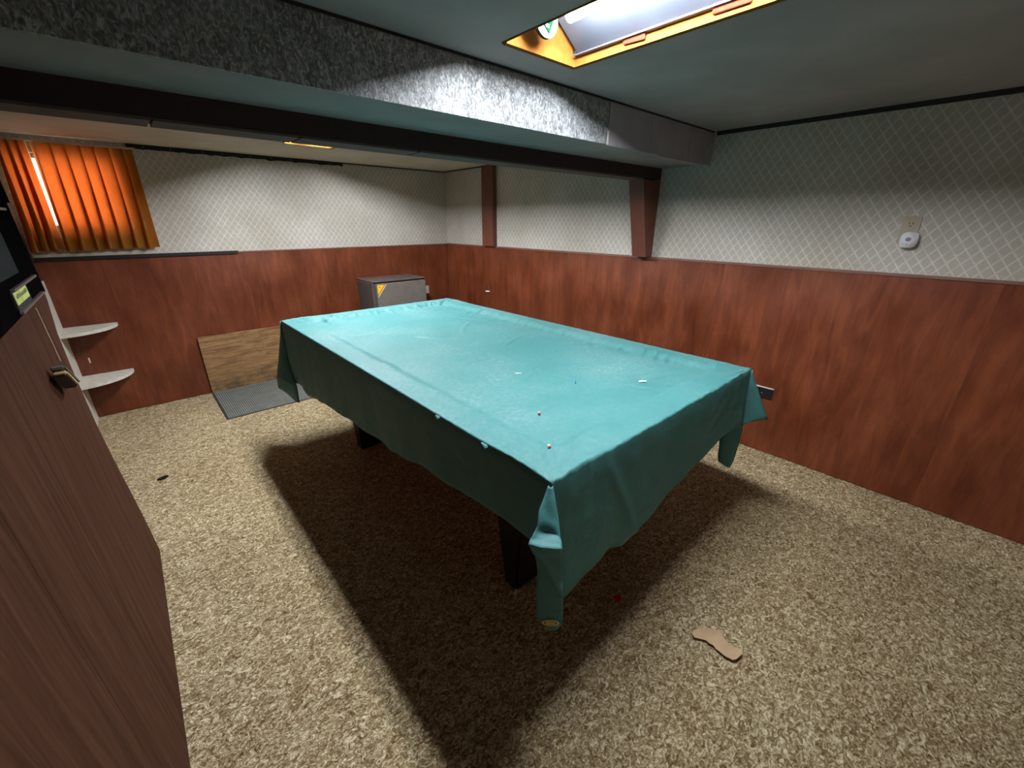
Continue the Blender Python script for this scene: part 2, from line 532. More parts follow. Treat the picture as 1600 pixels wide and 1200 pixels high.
dloc(bx('top_bead', 'dark_trim', (-3.14, -0.02, YD-0.008, YD-0.0035, ZC-0.008, ZC-0.001), duct))

beam = thing('ceiling_beam', 'dark painted beam running behind and just below the silvery duct', 'beam', (-1.7, -2.65, 1.715))
def bloc(o):
    o.location = (1.7, 2.65, -1.715); return o
bm = bmesh.new(); box(bm, -3.14, -0.001, -2.70, -2.59, 1.722, ZC-0.001)
bloc(mesh('beam_body', bm, 'dark_beam', beam))
ex = [-3.14, -2.755, -2.36, -1.9, -1.2, -0.21]
for a, b in zip(ex[:-1], ex[1:]):
    bloc(bx('soffit_board', 'beam_soffit', (a+0.004, b-0.004, -2.701, -2.582, 1.714, 1.7215), beam))

def post(name, y0, y1, ptop, pbot, ztop, label):
    r = thing(name, label, 'post', (0, (y0+y1)/2, HW+0.0105))
    bm = bmesh.new()
    prism(bm, [(-0.0005, HW+0.0105), (-pbot, HW+0.0105), (-ptop, ztop), (-0.0005, ztop)], 1, y0+0.008, y1)
    o = mesh('shaft', bm, 'post_wood', r); o.location = -Vector(r.location)
    bm = bmesh.new()
    prism(bm, [(-0.0005, HW+0.0105), (-pbot-0.003, HW+0.0105), (-ptop-0.003, ztop), (-0.0005, ztop)], 1, y0, y0+0.0075)
    o = mesh('side_board', bm, 'post_wood', r); o.location = -Vector(r.location)
    return r
post('wall_post', -2.70, -2.585, 0.213, 0.079, 1.7135, 'reddish wood post on the right wall, widening upward under the beam')
post('wall_post', -0.92, -0.74, 0.046, 0.050, ZC-0.001, 'slim straight wood post on the right wall near the far corner')

# ------------------------------------------------------------------ recessed fluorescent fixtures
def children(o):
    return [c for c in bpy.data.objects if c.parent == o]
def copy_tree(o, parent=None):
    c = o.copy(); C.objects.link(c)
    if parent:
        c.parent = parent
    for ch in children(o):
        copy_tree(ch, c)
    return c
def fixture(y0, y1, label):
    """local origin: centre of the opening's far end (y1) at ceiling level"""
    L = y1 - y0
    r = thing('recessed_light', label, 'light', ((OX0+OX1)/2, y1, ZC), group=None)
    hw = (OX1-OX0)/2
    g = 0.0008
    bx('frame_board', 'raw_wood', (hw-0.020, hw-g, -L+g, -g, -0.006, 0.026), r)
    bx('frame_board', 'raw_wood', (-hw+g, -hw+0.006, -L+g, -g, -0.003, 0.004), r)
    bx('added_bounce_blocker', 'dark_trim', (-hw+g, -hw+0.005, -L+0.019, -0.021, 0.0045, 0.0975), r)  # added dark sheet, keeps bounce from the recess side off the upper walls
    bx('added_bounce_blocker', 'dark_trim', (-hw+0.0065, hw-0.0205, -L+0.0185, -L+0.0215, 0.002, 0.117), r)  # same added dark sheet at the near end of the recess
    bx('frame_board', 'raw_wood', (-hw+0.0065, hw-0.0205, -0.020, -g, -0.006, 0.030), r)
    bx('frame_board', 'raw_wood', (-hw+0.0065, hw-0.0205, -0.012, -g, 0.031, 0.12), r)
    bx('frame_board', 'raw_wood', (-hw+0.0065, hw-0.0205, -L+g, -L+0.018, -0.006, 0.117), r)
    # metal body: trough lid and flared sides
    bm = bmesh.new()
    y_a, y_b = -L+0.022, -0.030
    prism(bm, [(hw-0.004, 0.030), (hw-0.010, 0.028), (0.02, 0.118), (-hw+0.02, 0.118), (-hw+0.012, 0.098), (-hw+0.006, 0.098),
               (-hw+0.014, 0.126), (0.024, 0.126)], 1, y_a, y_b)
    mesh('metal_trough', bm, 'fixture_metal', r)
    bx('lower_flange', 'fixture_metal', (hw-0.040, hw-0.0205, y_a, y_b, 0.020, 0.024), r)
    xc = (OX0+OX1)/2
    for tx in (-1.795, -1.715):
        bm = bmesh.new(); tube(bm, [(tx-xc, -L+0.09, 0.072), (tx-xc, -0.135, 0.072)], 0.0215, 14)
        mesh('fluorescent_tube', bm, 'tube_glow', r, True)
    # lampholder disc with a green triangular mark at the far end of the tubes
    cx, cy, cz, R = -1.762-xc, -0.085, 0.064, 0.050
    bm = bmesh.new(); tube(bm, [(cx, cy, cz), (cx, cy+0.012, cz)], R, 24)
    d = mesh('lampholder_disc', bm, 'cream_plastic', r)
    bm = bmesh.new(); prism(bm, [(cx-0.026, cz-0.010), (cx+0.026, cz-0.002), (cx+0.010, cz-0.036)], 1, cy-0.0025, cy-0.0004)
    mesh('green_triangle', bm, 'green_print', d)
    bm = bmesh.new()
    for k in range(3):
        prism(bm, [(cx-0.012+k*0.008, cz-0.014-0.001*k), (cx-0.008+k*0.008, cz-0.013-0.001*k), (cx-0.004+k*0.006, cz-0.024)], 1, cy-0.0036, cy-0.0027)
    mesh('white_strokes', bm, 'white_bit', d)
    for yy, l in ((-0.265, 0.075), (-0.56, 0.10)):
        bm = bmesh.new(); box(bm, hw-0.030, hw-0.0204, yy-l/2, yy+l/2, 0.006, 0.030, 0.003)
        for v in bm.verts:
            v.co += Vector((0, 0.008, 0.006))*noise.noise(v.co*60)
        mesh('wood_shim', bm, 'shim_wood', r)
    return r
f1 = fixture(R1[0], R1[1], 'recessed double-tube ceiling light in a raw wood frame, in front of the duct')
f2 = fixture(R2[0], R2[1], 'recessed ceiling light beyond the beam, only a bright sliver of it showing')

# ------------------------------------------------------------------ pool table
TX0, TX1, TY0, TY1, TZ = -2.253, -0.970, -3.815, -1.421, 0.85
pt = thing('pool_table', 'pool table hidden under a teal vinyl cover, dark tapered legs showing below', 'table', ((TX0+TX1)/2, (TY0+TY1)/2, 0))
P0 = Vector(pt.location)
def ploc(o):
    o.location = -P0; return o
for sx in (0, 1):
    for sy in (0, 1):
        cx = -1.945 if sx == 0 else -1.277
        cy = -3.395 if sy == 0 else -1.84
        bm = bmesh.new()
        zs = [(0.0, 0.072, 0.036), (0.02, 0.074, 0.040), (0.62, 0.098, 0.100)]
        rings = []
        for z, a, b in zs:
            rings.append([bm.verts.new((cx+i*a, cy+j*b, z)) for i, j in ((-1, -1), (1, -1), (1, 1), (-1, 1))])
        bm.faces.new(rings[0]); bm.faces.new(rings[-1])
        for q in range(2):
            for k in range(4):
                bm.faces.new((rings[q][k], rings[q][(k+1) % 4], rings[q+1][(k+1) % 4], rings[q+1][k]))
        bmesh.ops.bevel(bm, geom=[e for e in bm.edges if abs((e.verts[0].co-e.verts[1].co).z) > 0.1], offset=0.008, segments=2, affect='EDGES')
        ploc(mesh('leg', bm, 'leg_wood', pt))
bm = bmesh.new(); box(bm, TX0+0.06, TX1-0.06, TY0+0.06, TY1-0.06, 0.621, 0.775, 0.01)
ploc(mesh('apron', bm, 'apron_wood', pt))
ploc(bx('playing_bed', 'bed_cloth', (TX0+0.131, TX1-0.131, TY0+0.131, TY1-0.131, 0.776, 0.786), pt))
for e in ((TX0+0.018, TX0+0.13, TY0+0.131, TY1-0.131), (TX1-0.13, TX1-0.018, TY0+0.131, TY1-0.131),
          (TX0+0.018, TX1-0.018, TY0+0.018, TY0+0.13), (TX0+0.018, TX1-0.018, TY1-0.13, TY1-0.018)):
    bm = bmesh.new(); box(bm, *e, 0.776, 0.812, 0.008)
    ploc(mesh('rail', bm, 'apron_wood', pt))

# ------------------------------------------------------------------ vinyl cover draped over the table
def interp(tab, v):
    if v <= tab[0][0]:
        return tab[0][1]
    for (a, p), (b, q) in zip(tab[:-1], tab[1:]):
        if v <= b:
            k = (v-a)/(b-a); return p+(q-p)*k
    return tab[-1][1]
def ss(a, b, v):
    k = max(0, min(1, (v-a)/(b-a))); return k*k*(3-2*k)
HEM_L = [(-3.815, .655), (-3.60, .643), (-3.45, .628), (-3.26, .618), (-2.93, .556), (-2.73, .545), (-2.48, .535),
         (-2.31, .515), (-2.17, .514), (-1.81, .448), (-1.635, .466), (-1.421, .44)]
HEM_N = [(-2.253, .44), (-2.11, .473), (-1.99, .492), (-1.92, .458), (-1.85, .464), (-1.71, .49), (-1.58, .526),
         (-1.41, .552), (-1.21, .594), (-0.97, .61)]
N = lambda x, y, z=0.0: noise.noise((x, y, z))
CREASES = []
_rc = random.Random(21)
for _i in range(46):      # short sharp creases: crowded at the far end and along the rails, a few out on the bed
    if _i < 20:
        _x, _y = _rc.uniform(TX0+0.1, TX1-0.1), TY1-_rc.uniform(0.09, 0.2); _a = math.pi/2+_rc.uniform(-0.6, 0.6); _l = _rc.uniform(0.03, 0.07)
    elif _i < 32:
        _x, _y = TX1-_rc.uniform(0.08, 0.2), _rc.uniform(TY0+0.2, TY1-0.1); _a = _rc.uniform(-0.6, 0.6); _l = _rc.uniform(0.03, 0.08)
    else:
        _x, _y = _rc.uniform(TX0+0.25, TX1-0.2), _rc.uniform(TY0+0.2, TY1-0.25); _a = _rc.uniform(0, math.pi); _l = _rc.uniform(0.05, 0.16)
    CREASES.append((_x, _y, math.cos(_a), math.sin(_a), _l, _rc.uniform(0.003, 0.008)*(1 if _i < 32 else 0.75), _rc.uniform(0.007, 0.012)))
for _y0, _k in ((TY0+0.26, 1), (TY0+0.33, 0.8), (TY0+0.41, 0.6)):      # long shallow drag lines across the near end
    CREASES.append((TX0+0.75, _y0, 0.98, -0.2, 0.30, 0.0035*_k, 0.012))
def top_z(x, y):
    e = [x-TX0, TX1-x, y-TY0, TY1-y]
    m = min(e)
    q = e.index(m)
    e = [v + 0.012*N((y if k < 2 else x)*5.0, k*7.0, 2.0)*ss(0.03, 0.08, v) for k, v in enumerate(e)]
    sag = min(0.018*ss(0.095, 0.155, e[0]), 0.026*ss(0.085, 0.165, e[1]), 0.020*ss(0.095, 0.155, e[2]), 0.028*ss(0.085, 0.165, e[3]))
    z = TZ - sag
    z += 0.004*N(x*2.2, y*2.2, 1.0)*ss(0.05, 0.3, m)
    # puckers where the sheet dips over the rail cushions
    gate = math.exp(-((m-0.130)/0.045)**2)
    along = y if q < 2 else x
    act = (0.35, 0.9, 0.5, 1.2)[q]
    act *= 0.45 + 0.9*max(0, N(along*3.1, 4.0, 2.0))
    rg = max(0, 1-abs(N(along*13 + m*3, m*3, 3.0))*3.2)
    z += gate*act*(0.019*rg*rg + 0.009*N(along*32 - m*14, m*12, 5.0))
    # fan of creases radiating from each corner
    for cx, cy in ((TX0, TY0), (TX1, TY0), (TX1, TY1), (TX0, TY1)):
        d = math.hypot(x-cx, y-cy)
        if d < 0.42:
            a = math.atan2(y-cy, x-cx)
            fr_ = max(0, 1-abs(N(a*5.0, cx*3+cy, 8.0))*3.0)
            z += 0.010*math.exp(-((d-0.13)/0.10)**2)*fr_*fr_
    for cx, cy, ca, sa, L, h, w in CREASES:
        dx, dy = x-cx, y-cy
        if abs(dx) > 0.4 or abs(dy) > 0.4:
            continue
        u = dx*ca+dy*sa; v = -dx*sa+dy*ca + 0.12*u*u/max(L, 0.02)
        if abs(u) < L*1.6 and abs(v) < 0.05:
            z += h*math.exp(-(u/L)**4)*(math.exp(-(v/w)**2) - 0.4*math.exp(-((v-2*w)/(1.6*w))**2))
    rim = 0.006
    if m < rim:
        z -= rim*(1-math.sqrt(max(0, 1-((rim-m)/rim)**2)))
    z += (0.0050 if q == 2 else 0.0020)*N(x*40, y*40, 6.0)*math.exp(-(m/0.022)**2)
    return z

bm = bmesh.new()
def axis_pts(a, b, n):
    inner = [a+0.013+(b-a-0.026)*i/n for i in range(n+1)]
    return [a, a+0.001, a+0.003, a+0.006] + inner + [b-0.006, b-0.003, b-0.001, b]
gx = axis_pts(TX0, TX1, 150); gyv = axis_pts(TY0, TY1, 280)
V = [[bm.verts.new((x, y, top_z(x, y))) for y in gyv] for x in gx]
for i in range(len(gx)-1):
    for j in range(len(gyv)-1):
        bm.faces.new((V[i][j], V[i+1][j], V[i+1][j+1], V[i][j+1]))
def skirt(row, outward, hemf, along, ripple, extra=None):
    nt = 16
    prev = row
    ztop = [v.co.z for v in row]
    for k in range(1, nt+1):
        tt = k/nt
        cur = []
        for v, z0 in zip(row, ztop):
            s = v.co.y if along == 'y' else v.co.x
            h = hemf(s) + 0.004*N(s*9, 2.0)
            off = 0.003*min(1, tt*8) + 0.014*tt + ripple*tt*(0.7*N(s*3.2, tt*0.4, 1.0)+0.45*N(s*8.5+0.3*tt, tt*0.6, 4.0)) + 0.0025*N(s*14, tt*7, 9.0)
            if extra:
                off += extra(s, z0+(h-z0)*tt)
            ends = min(1.0, min(abs(s-(TY0 if along == 'y' else TX0)), abs(s-(TY1 if along == 'y' else TX1)))/0.05)
            off = off*(0.35+0.65*ends)
            cur.append(bm.verts.new((row[0].co.x*0 + v.co.x + outward[0]*off, v.co.y + outward[1]*off, z0+(h-z0)*tt)))
        for a in range(len(row)-1):
            bm.faces.new((prev[a], prev[a+1], cur[a+1], cur[a]))
        prev = cur
skirt(V[0], (-1, 0), lambda s: interp(HEM_L, s), 'y', 0.020)
def crease(s, z):
    k = (0.85-z)/0.37
    xr = -2.04 + 0.20*k
    return 0.005*math.exp(-((s-xr)/0.02)**2)*min(1, 3*k)
skirt([V[i][0] for i in range(len(gx))], (0, -1), lambda s: interp(HEM_N, s), 'x', 0.014, crease)
skirt(V[-1], (1, 0), lambda s: 0.45, 'y', 0.018)
skirt([V[i][-1] for i in range(len(gx))], (0, 1), lambda s: 0.50, 'x', 0.018)

def flap(rows, nrm, bulge, nu=8, sub=4, fold=None):
    nrm = Vector(nrm).normalized()
    R = [(Vector(a), Vector(b)) for a, b in rows]
    fine = []
    for i in range(len(R)-1):
        for k in range(sub):
            u = k/sub
            fine.append((R[i][0].lerp(R[i+1][0], u), R[i][1].lerp(R[i+1][1], u), i+u))
    fine.append((R[-1][0], R[-1][1], len(R)-1))
    prev = None
    for a, b, q in fine:
        cur = []
        for j in range(nu+1):
            w = j/nu
            p = a.lerp(b, w)
            o = bulge*math.sin(math.pi*w) + 0.003*N(p.x*30, p.y*30, p.z*18)
            if fold:
                o += fold(q, w)
            cur.append(bm.verts.new(p + nrm*o))
        if prev:
            for j in range(nu):
                bm.faces.new((prev[j], prev[j+1], cur[j+1], cur[j]))
        prev = cur
NEAR = [((-2.260, -3.808, 0.842), (-2.252, -3.816, 0.842)), ((-2.283, -3.814, 0.816), (-2.261, -3.835, 0.808)),
        ((-2.304, -3.820, 0.798), (-2.269, -3.855, 0.766)), ((-2.322, -3.834, 0.769), (-2.282, -3.874, 0.737)),
        ((-2.343, -3.838, 0.753), (-2.293, -3.888, 0.737)), ((-2.354, -3.835, 0.742), (-2.296, -3.892, 0.732)),
        ((-2.316, -3.823, 0.670), (-2.268, -3.871, 0.670)), ((-2.296, -3.814, 0.599), (-2.251, -3.859, 0.603)),
        ((-2.291, -3.808, 0.511), (-2.241, -3.858, 0.527)), ((-2.289, -3.808, 0.437), (-2.236, -3.860, 0.455)),
        ((-2.285, -3.811, 0.401), (-2.236, -3.861, 0.400)), ((-2.266, -3.831, 0.377), (-2.244, -3.852, 0.374))]
def near_fold(q, w):
    # hollow above a crumpled lip that juts out, then a slant crease below it
    o = -0.022*math.exp(-((q-3.6)/0.8)**2)*math.sin(math.pi*w)
    o += 0.010*math.exp(-((q-4.9)/0.25)**2)
    o += 0.012*math.exp(-((q-(5.6+2.6*w))/0.35)**2)
    return o
flap(NEAR, (-1, -1, 0.0), 0.008, 12, 6, near_fold)
RFIN = [((-0.972, -3.812, 0.842), (-0.970, -3.814, 0.842)), ((-0.98, -3.815, 0.78), (-0.949, -3.846, 0.769)),
        ((-0.979, -3.816, 0.703), (-0.921, -3.874, 0.689)), ((-0.977, -3.818, 0.623), (-0.89, -3.905, 0.607)),
        ((-0.972, -3.823, 0.575), (-0.945, -3.850, 0.600))]
flap(RFIN, (-1, -1, 0), 0.006, 8, 4)
RBACK = [((-0.970, -3.812, 0.842), (-0.970, -3.814, 0.842)), ((-0.958, -3.79, 0.77), (-0.949, -3.846, 0.769)),
         ((-0.945, -3.77, 0.69), (-0.921, -3.874, 0.689)), ((-0.935, -3.76, 0.60), (-0.89, -3.905, 0.607))]
flap(RBACK, (1, -0.5, 0), 0.01, 6, 4)
RLOW = [((-1.02, -3.79, 0.68), (-0.975, -3.825, 0.65)), ((-1.043, -3.772, 0.558), (-0.971, -3.834, 0.554)),
        ((-1.043, -3.772, 0.49), (-0.972, -3.833, 0.487)), ((-1.037, -3.775, 0.414), (-0.975, -3.83, 0.417)),
        ((-1.03, -3.78, 0.386), (-0.978, -3.827, 0.382)), ((-0.998, -3.807, 0.356), (-0.983, -3.822, 0.357))]
flap(RLOW, (-1, -1, 0), 0.010, 6, 3)
LFIN = [((-2.254, -1.424, 0.846), (-2.252, -1.424, 0.846)), ((-2.286, -1.404, 0.685), (-2.262, -1.451, 0.60)),
        ((-2.318, -1.372, 0.527), (-2.276, -1.56, 0.49)), ((-2.335, -1.355, 0.457), (-2.284, -1.632, 0.462))]
flap(LFIN, (-1, -0.6, 0), 0.008, 8, 6)
LLOW = [((-2.32, -1.36, 0.502), (-2.270, -1.56, 0.47)), ((-2.332, -1.348, 0.445), (-2.270, -1.57, 0.44)),
        ((-2.335, -1.345, 0.379), (-2.268, -1.56, 0.40)), ((-2.299, -1.381, 0.342), (-2.262, -1.53, 0.345)),
        ((-2.272, -1.424, 0.300), (-2.255, -1.50, 0.295))]
flap(LLOW, (-1, -0.6, 0), 0.012, 6, 4)
# small torn tufts standing on the left rim
for yy, s in ((-3.30, 0.008), (-3.55, 0.015)):
    a = bm.verts.new((TX0+0.004, yy-s, TZ-0.006)); b = bm.verts.new((TX0+0.004, yy+s, TZ-0.006))
    c = bm.verts.new((TX0-0.011, yy+s*0.6, TZ+0.002)); d = bm.verts.new((TX0-0.012, yy-s*0.7, TZ-0.010))
    bm.faces.new((a, b, c, d))
bmesh.ops.remove_doubles(bm, verts=bm.verts[:], dist=0.0004)
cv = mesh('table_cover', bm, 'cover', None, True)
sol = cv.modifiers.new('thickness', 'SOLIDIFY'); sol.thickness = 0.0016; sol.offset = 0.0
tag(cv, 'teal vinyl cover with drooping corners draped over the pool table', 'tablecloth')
# gold oval emblem on the hanging near corner
def emblem_frame():
    c = Vector((-2.262, -3.838, 0.412)); n = Vector((-1, -1, 0.05)).normalized()
    x = Vector((1, -1, 0)).normalized(); z = n.cross(x).normalized()
    if z.z < 0: z = -z
    return c + n*0.012, x, z, n
c0, ex_, ez_, en_ = emblem_frame()
bm = bmesh.new()
seg = 28
ro = [(0.024, 0.0105), (0.0205, 0.0078)]
rings = []
for a, b in ro:
    rings.append([bm.verts.new(c0 + ex_*a*math.cos(2*math.pi*k/seg) + ez_*b*math.sin(2*math.pi*k/seg)) for k in range(seg)])
for k in range(seg):
    bm.faces.new((rings[0][k], rings[0][(k+1) % seg], rings[1][(k+1) % seg], rings[1][k]))
for k in range(5):        # worn lettering inside the oval
    x = -0.011 + k*0.0055
    for dz0, dz1, w in ((-0.0046, 0.0046, 0.0013),):
        q = [c0+ex_*(x-w)+ez_*dz0, c0+ex_*(x+w)+ez_*dz0, c0+ex_*(x+w)+ez_*dz1, c0+ex_*(x-w)+ez_*dz1]
        bm.faces.new([bm.verts.new(p) for p in q])
for zz in (-0.0042, 0.0, 0.0042):
    q = [c0-ex_*0.0125+ez_*(zz-0.0007), c0+ex_*0.0125+ez_*(zz-0.0007), c0+ex_*0.0125+ez_*(zz+0.0007), c0-ex_*0.0125+ez_*(zz+0.0007)]
    bm.faces.new([bm.verts.new(p) for p in q])
em = mesh('gold_emblem', bm, 'gold_print', cv)
em['label'] = 'small gold oval emblem'
so = em.modifiers.new('thickness', 'SOLIDIFY'); so.thickness = 0.001

# ------------------------------------------------------------------ mini fridge beside the far corner
fr = thing('mini_fridge', 'small grey-brown mini fridge with a yellow corner sticker, behind the table', 'fridge', (-0.86, -0.25, 0))
FX0, FX1, FYb, FYf, FZ = -1.17, -0.575, -0.03, -0.40, 0.885
def floc(o):
    o.location = (0.86, 0.25, 0); return o
bm = bmesh.new(); box(bm, FX0, FX1, FYf, FYb, 0.03, FZ, 0.012)
floc(mesh('body', bm, 'fridge_body', fr))
bm = bmesh.new(); box(bm, FX0+0.002, FX1-0.002, FYf-0.012, FYb, FZ+0.0005, FZ+0.014, 0.006)
floc(mesh('top_plate', bm, 'fridge_top', fr))
bm = bmesh.new(); box(bm, FX0+0.035, FX1-0.012, FYf-0.030, FYf-0.001, 0.06, FZ-0.014, 0.005)
door = floc(mesh('door', bm, 'fridge_door', fr))
yq = FYf-0.0306
bm = bmesh.new(); prism(bm, [(FX0+0.042, FZ-0.022), (FX0+0.115, FZ-0.022), (FX0+0.042, FZ-0.112)], 1, yq-0.0012, yq)
mesh('yellow_sticker', bm, 'yellow_print', door)
bm = bmesh.new(); prism(bm, [(FX0+0.117, FZ-0.022), (FX0+0.128, FZ-0.022), (FX0+0.042, FZ-0.128), (FX0+0.042, FZ-0.115)], 1, yq-0.0012, yq)
mesh('orange_stripe', bm, 'orange_print', door)
bm = bmesh.new(); prism(bm, [(FX0+0.130, FZ-0.022), (FX0+0.139, FZ-0.022), (FX0+0.042, FZ-0.142), (FX0+0.042, FZ-0.131)], 1, yq-0.0012, yq)
mesh('pale_stripe', bm, 'pale_print', door)
bm = bmesh.new()
tube(bm, [(FX0+0.062, yq-0.0016, FZ-0.042), (FX0+0.062, yq-0.0012, FZ-0.042)], 0.008, 10)
mesh('sticker_mark', bm, 'orange_print', door)
bm = bmesh.new(); box(bm, FX1-0.014, FX1+0.022, FYf-0.032, FYf-0.0305, FZ-0.155, FZ-0.075)
box(bm, FX1+0.004, FX1+0.018, FYf-0.0304, FYf-0.01, FZ-0.15, FZ-0.08, 0.002)
hg = floc(mesh('hinge', bm, 'hinge_metal', fr))
for k in (0, 1):
    floc(bx('foot', 'black_case', (FX0+0.03+k*0.48, FX0+0.07+k*0.48, -0.37, -0.06, 0.0, 0.03), fr))

# ------------------------------------------------------------------ wood board against the back wall and ribbed mat before it
o = bx('wood_board', 'board', (-2.612, -1.80, -0.030, -0.0105, 0.008, 0.516), None, 0.001)
tag(o, 'pale knotty wood board leaning against the back wall', 'board')
mt = thing('ribbed_mat', 'grey ribbed floor mat lying before the pale wood board', 'mat', (-2.28, -0.37, 0))
def mloc(o):
    o.location = (2.28, 0.37, 0); return o
mloc(bx('mat_base', 'mat_groove', (-2.612, -1.955, -0.735, -0.035, 0.0005, 0.006), mt))
mloc(bx('mat_border', 'mat_groove', (-2.616, -2.606, -0.739, -0.035, 0.0065, 0.010), mt))
bm = bmesh.new()
x = -2.602
while x < -1.962:
    box(bm, x, x+0.0085, -0.733, -0.037, 0.0062, 0.011); x += 0.0145
rb = mloc(mesh('rib', bm, 'mat_rubber', mt)); rb['kind'] = 'stuff'

# ------------------------------------------------------------------ corner shelves
sh = thing('corner_shelf', 'white painted corner shelf unit with two quarter-round shelves, at left', 'shelf', (XL, -0.02, 0))
def sloc(o):
    o.location = (-XL, 0.02, 0); return o
sloc(bx('side_board', 'white_paint', (XL+0.001, XL+0.014, -0.36, -0.012, 0.004, 1.06), sh))
for z in (0.712, 0.336):
    bm = bmesh.new()
    n = 16; R = 0.295
    pts = [(XL+0.0145, -0.0125)] + [(XL+0.0145+R*math.cos(a), -0.0125-R*math.sin(a)) for a in [math.pi/2*k/n for k in range(n+1)]]
    prism(bm, pts, 2, z-0.012, z+0.010)
    sloc(mesh('shelf_board', bm, 'white_paint', sh))
for z0, z1 in ((0.44, 0.48),):
    o = bx('paint_chip', 'white_paint', (-3.30, -3.292, -0.0125, -0.0105, z0, z1), wall_back)

# ------------------------------------------------------------------ curtain over the window
def curtain(name, x0, x1, label, seed, n, lead):
    bm = bmesh.new()
    rows = 26
    cols = n*22
    grid = []
    for i in range(cols+1):
        u = i/cols
        col = []
        for k in range(rows+1):
            v = k/rows
            ztop = 1.925 - 0.004*abs(N(u*20, seed)); zbot = 1.262 + 0.012*N(u*7, seed+3.0)-0.012*(1-u)
            z = ztop+(zbot-ztop)*v
            # pleats: gathered tight at the heading, opening out and drifting sideways below
            ph = 2*math.pi*(n*u + 0.25*N(u*4, seed+1.0))
            amp = 0.012 + 0.010*v + 0.006*N(u*3, v*2, seed)
            x = x0+(x1-x0)*u + 0.024*math.sin(ph*1.0+0.8)*(0.6+0.6*v) + 0.010*v*N(u*5, seed+6.0)
            x += -0.02*v*(1-0.4*u)
            y = -0.050 - amp*math.sin(ph) - 0.004*N(u*25, v*4, seed+2.0) - 0.02*ss(0.75, 1.0, v)*(0.5+0.5*N(u*6, seed+9.0))
            col.append(bm.verts.new((x, y, z)))
        grid.append(col)
    for i in range(cols):
        for k in range(rows):
            bm.faces.new((grid[i][k], grid[i+1][k], grid[i+1][k+1], grid[i][k+1]))
    # a lining hangs behind all but the leading edge
    LB = bmesh.new(); lg = []
    for i in range(cols+1):
        if i/cols < lead:
            continue
        lg.append([LB.verts.new(grid[i][k].co*1.0 + Vector((0, 0.45*(-0.050-grid[i][k].co.y) + 0.010, 0))) for k in range(rows+1)])
    for i in range(len(lg)-1):
        for k in range(rows):
            LB.faces.new((lg[i][k], lg[i+1][k], lg[i+1][k+1], lg[i][k+1]))
    # turned-up hem: a second layer along the bottom
    for i in range(cols):
        for k in range(rows-3, rows):
            q = [grid[i][k], grid[i+1][k], grid[i+1][k+1], grid[i][k+1]]
            bm.faces.new([bm.verts.new(v.co+Vector((0, 0.004, 0))) for v in q])
    o = mesh(name, bm, 'curtain', None, True)
    tag(o, label, 'curtain')
    mesh('lining', LB, 'lining', o, True)
    return o
curtain('curtain', -3.345, -3.211, 'left orange curtain panel, mostly behind the black wall box', 3.0, 3, 0.0)
curtain('curtain', -3.194, -2.690, 'right, wider orange curtain panel glowing in front of the window', 8.0, 7, 0.075)
bm = bmesh.new(); tube(bm, [(-3.37, -0.05, 1.932), (-2.66, -0.05, 1.932)], 0.006, 8)
tag(mesh('curtain_rod', bm, 'frame_paint'), 'thin pale curtain rod at the top of the orange curtains', 'curtain rod')

# ------------------------------------------------------------------ black wall box on the partition (local frame of the leaning partition)
bb = thing('wall_box', 'black wall-mounted box with metal ledges and a yellow-green sticker, on brown panelling', 'box',
           (-3.118, -2.14, 0), (0, -LEAN, 0))
def lb(name, mat, y0, y1, z0, z1, d0, d1, par=bb, bev=0.0):
    return bx(name, mat, (d0, d1, y0+2.14, y1+2.14, z0, z1), par, bev)
lb('case', 'black_case', -3.75, -2.385, 1.236, 1.560, 0.0005, 0.030, bb, 0.006)
lb('case_rim', 'black_case', -3.75, -2.385, 1.500, 1.560, 0.0302, 0.037)
lb('glass_panel', 'dark_glass', -3.70, -2.70, 1.325, 1.470, 0.0302, 0.0325)
for y0, y1, z in ((-2.915, -2.510, 1.250), (-2.905, -2.520, 1.300), (-3.2, -2.525, 1.480)):
    lb('metal_ledge', 'trim_metal', y0, y1, z-0.003, z+0.003, 0.0327, 0.040)
lb('label_holder', 'dark_grey', -2.91, -2.70, 1.2535, 1.2965, 0.0302, 0.034)
stk = lb('sticker', 'sticker_paper', -2.905, -2.715, 1.266, 1.2945, 0.0342, 0.0352)
stk['label'] = 'yellow-green paper sticker with small writing'
bm = bmesh.new()
yy = -2.885
while yy < -2.735:
    w = random.uniform(0.003, 0.009)
    box(bm, 0.0353, 0.0357, yy+2.14, yy+w+2.14, 1.279, 1.279+random.uniform(0.006, 0.011)); yy += w+random.uniform(0.006, 0.010)
mesh('writing', bm, 'ink', stk)

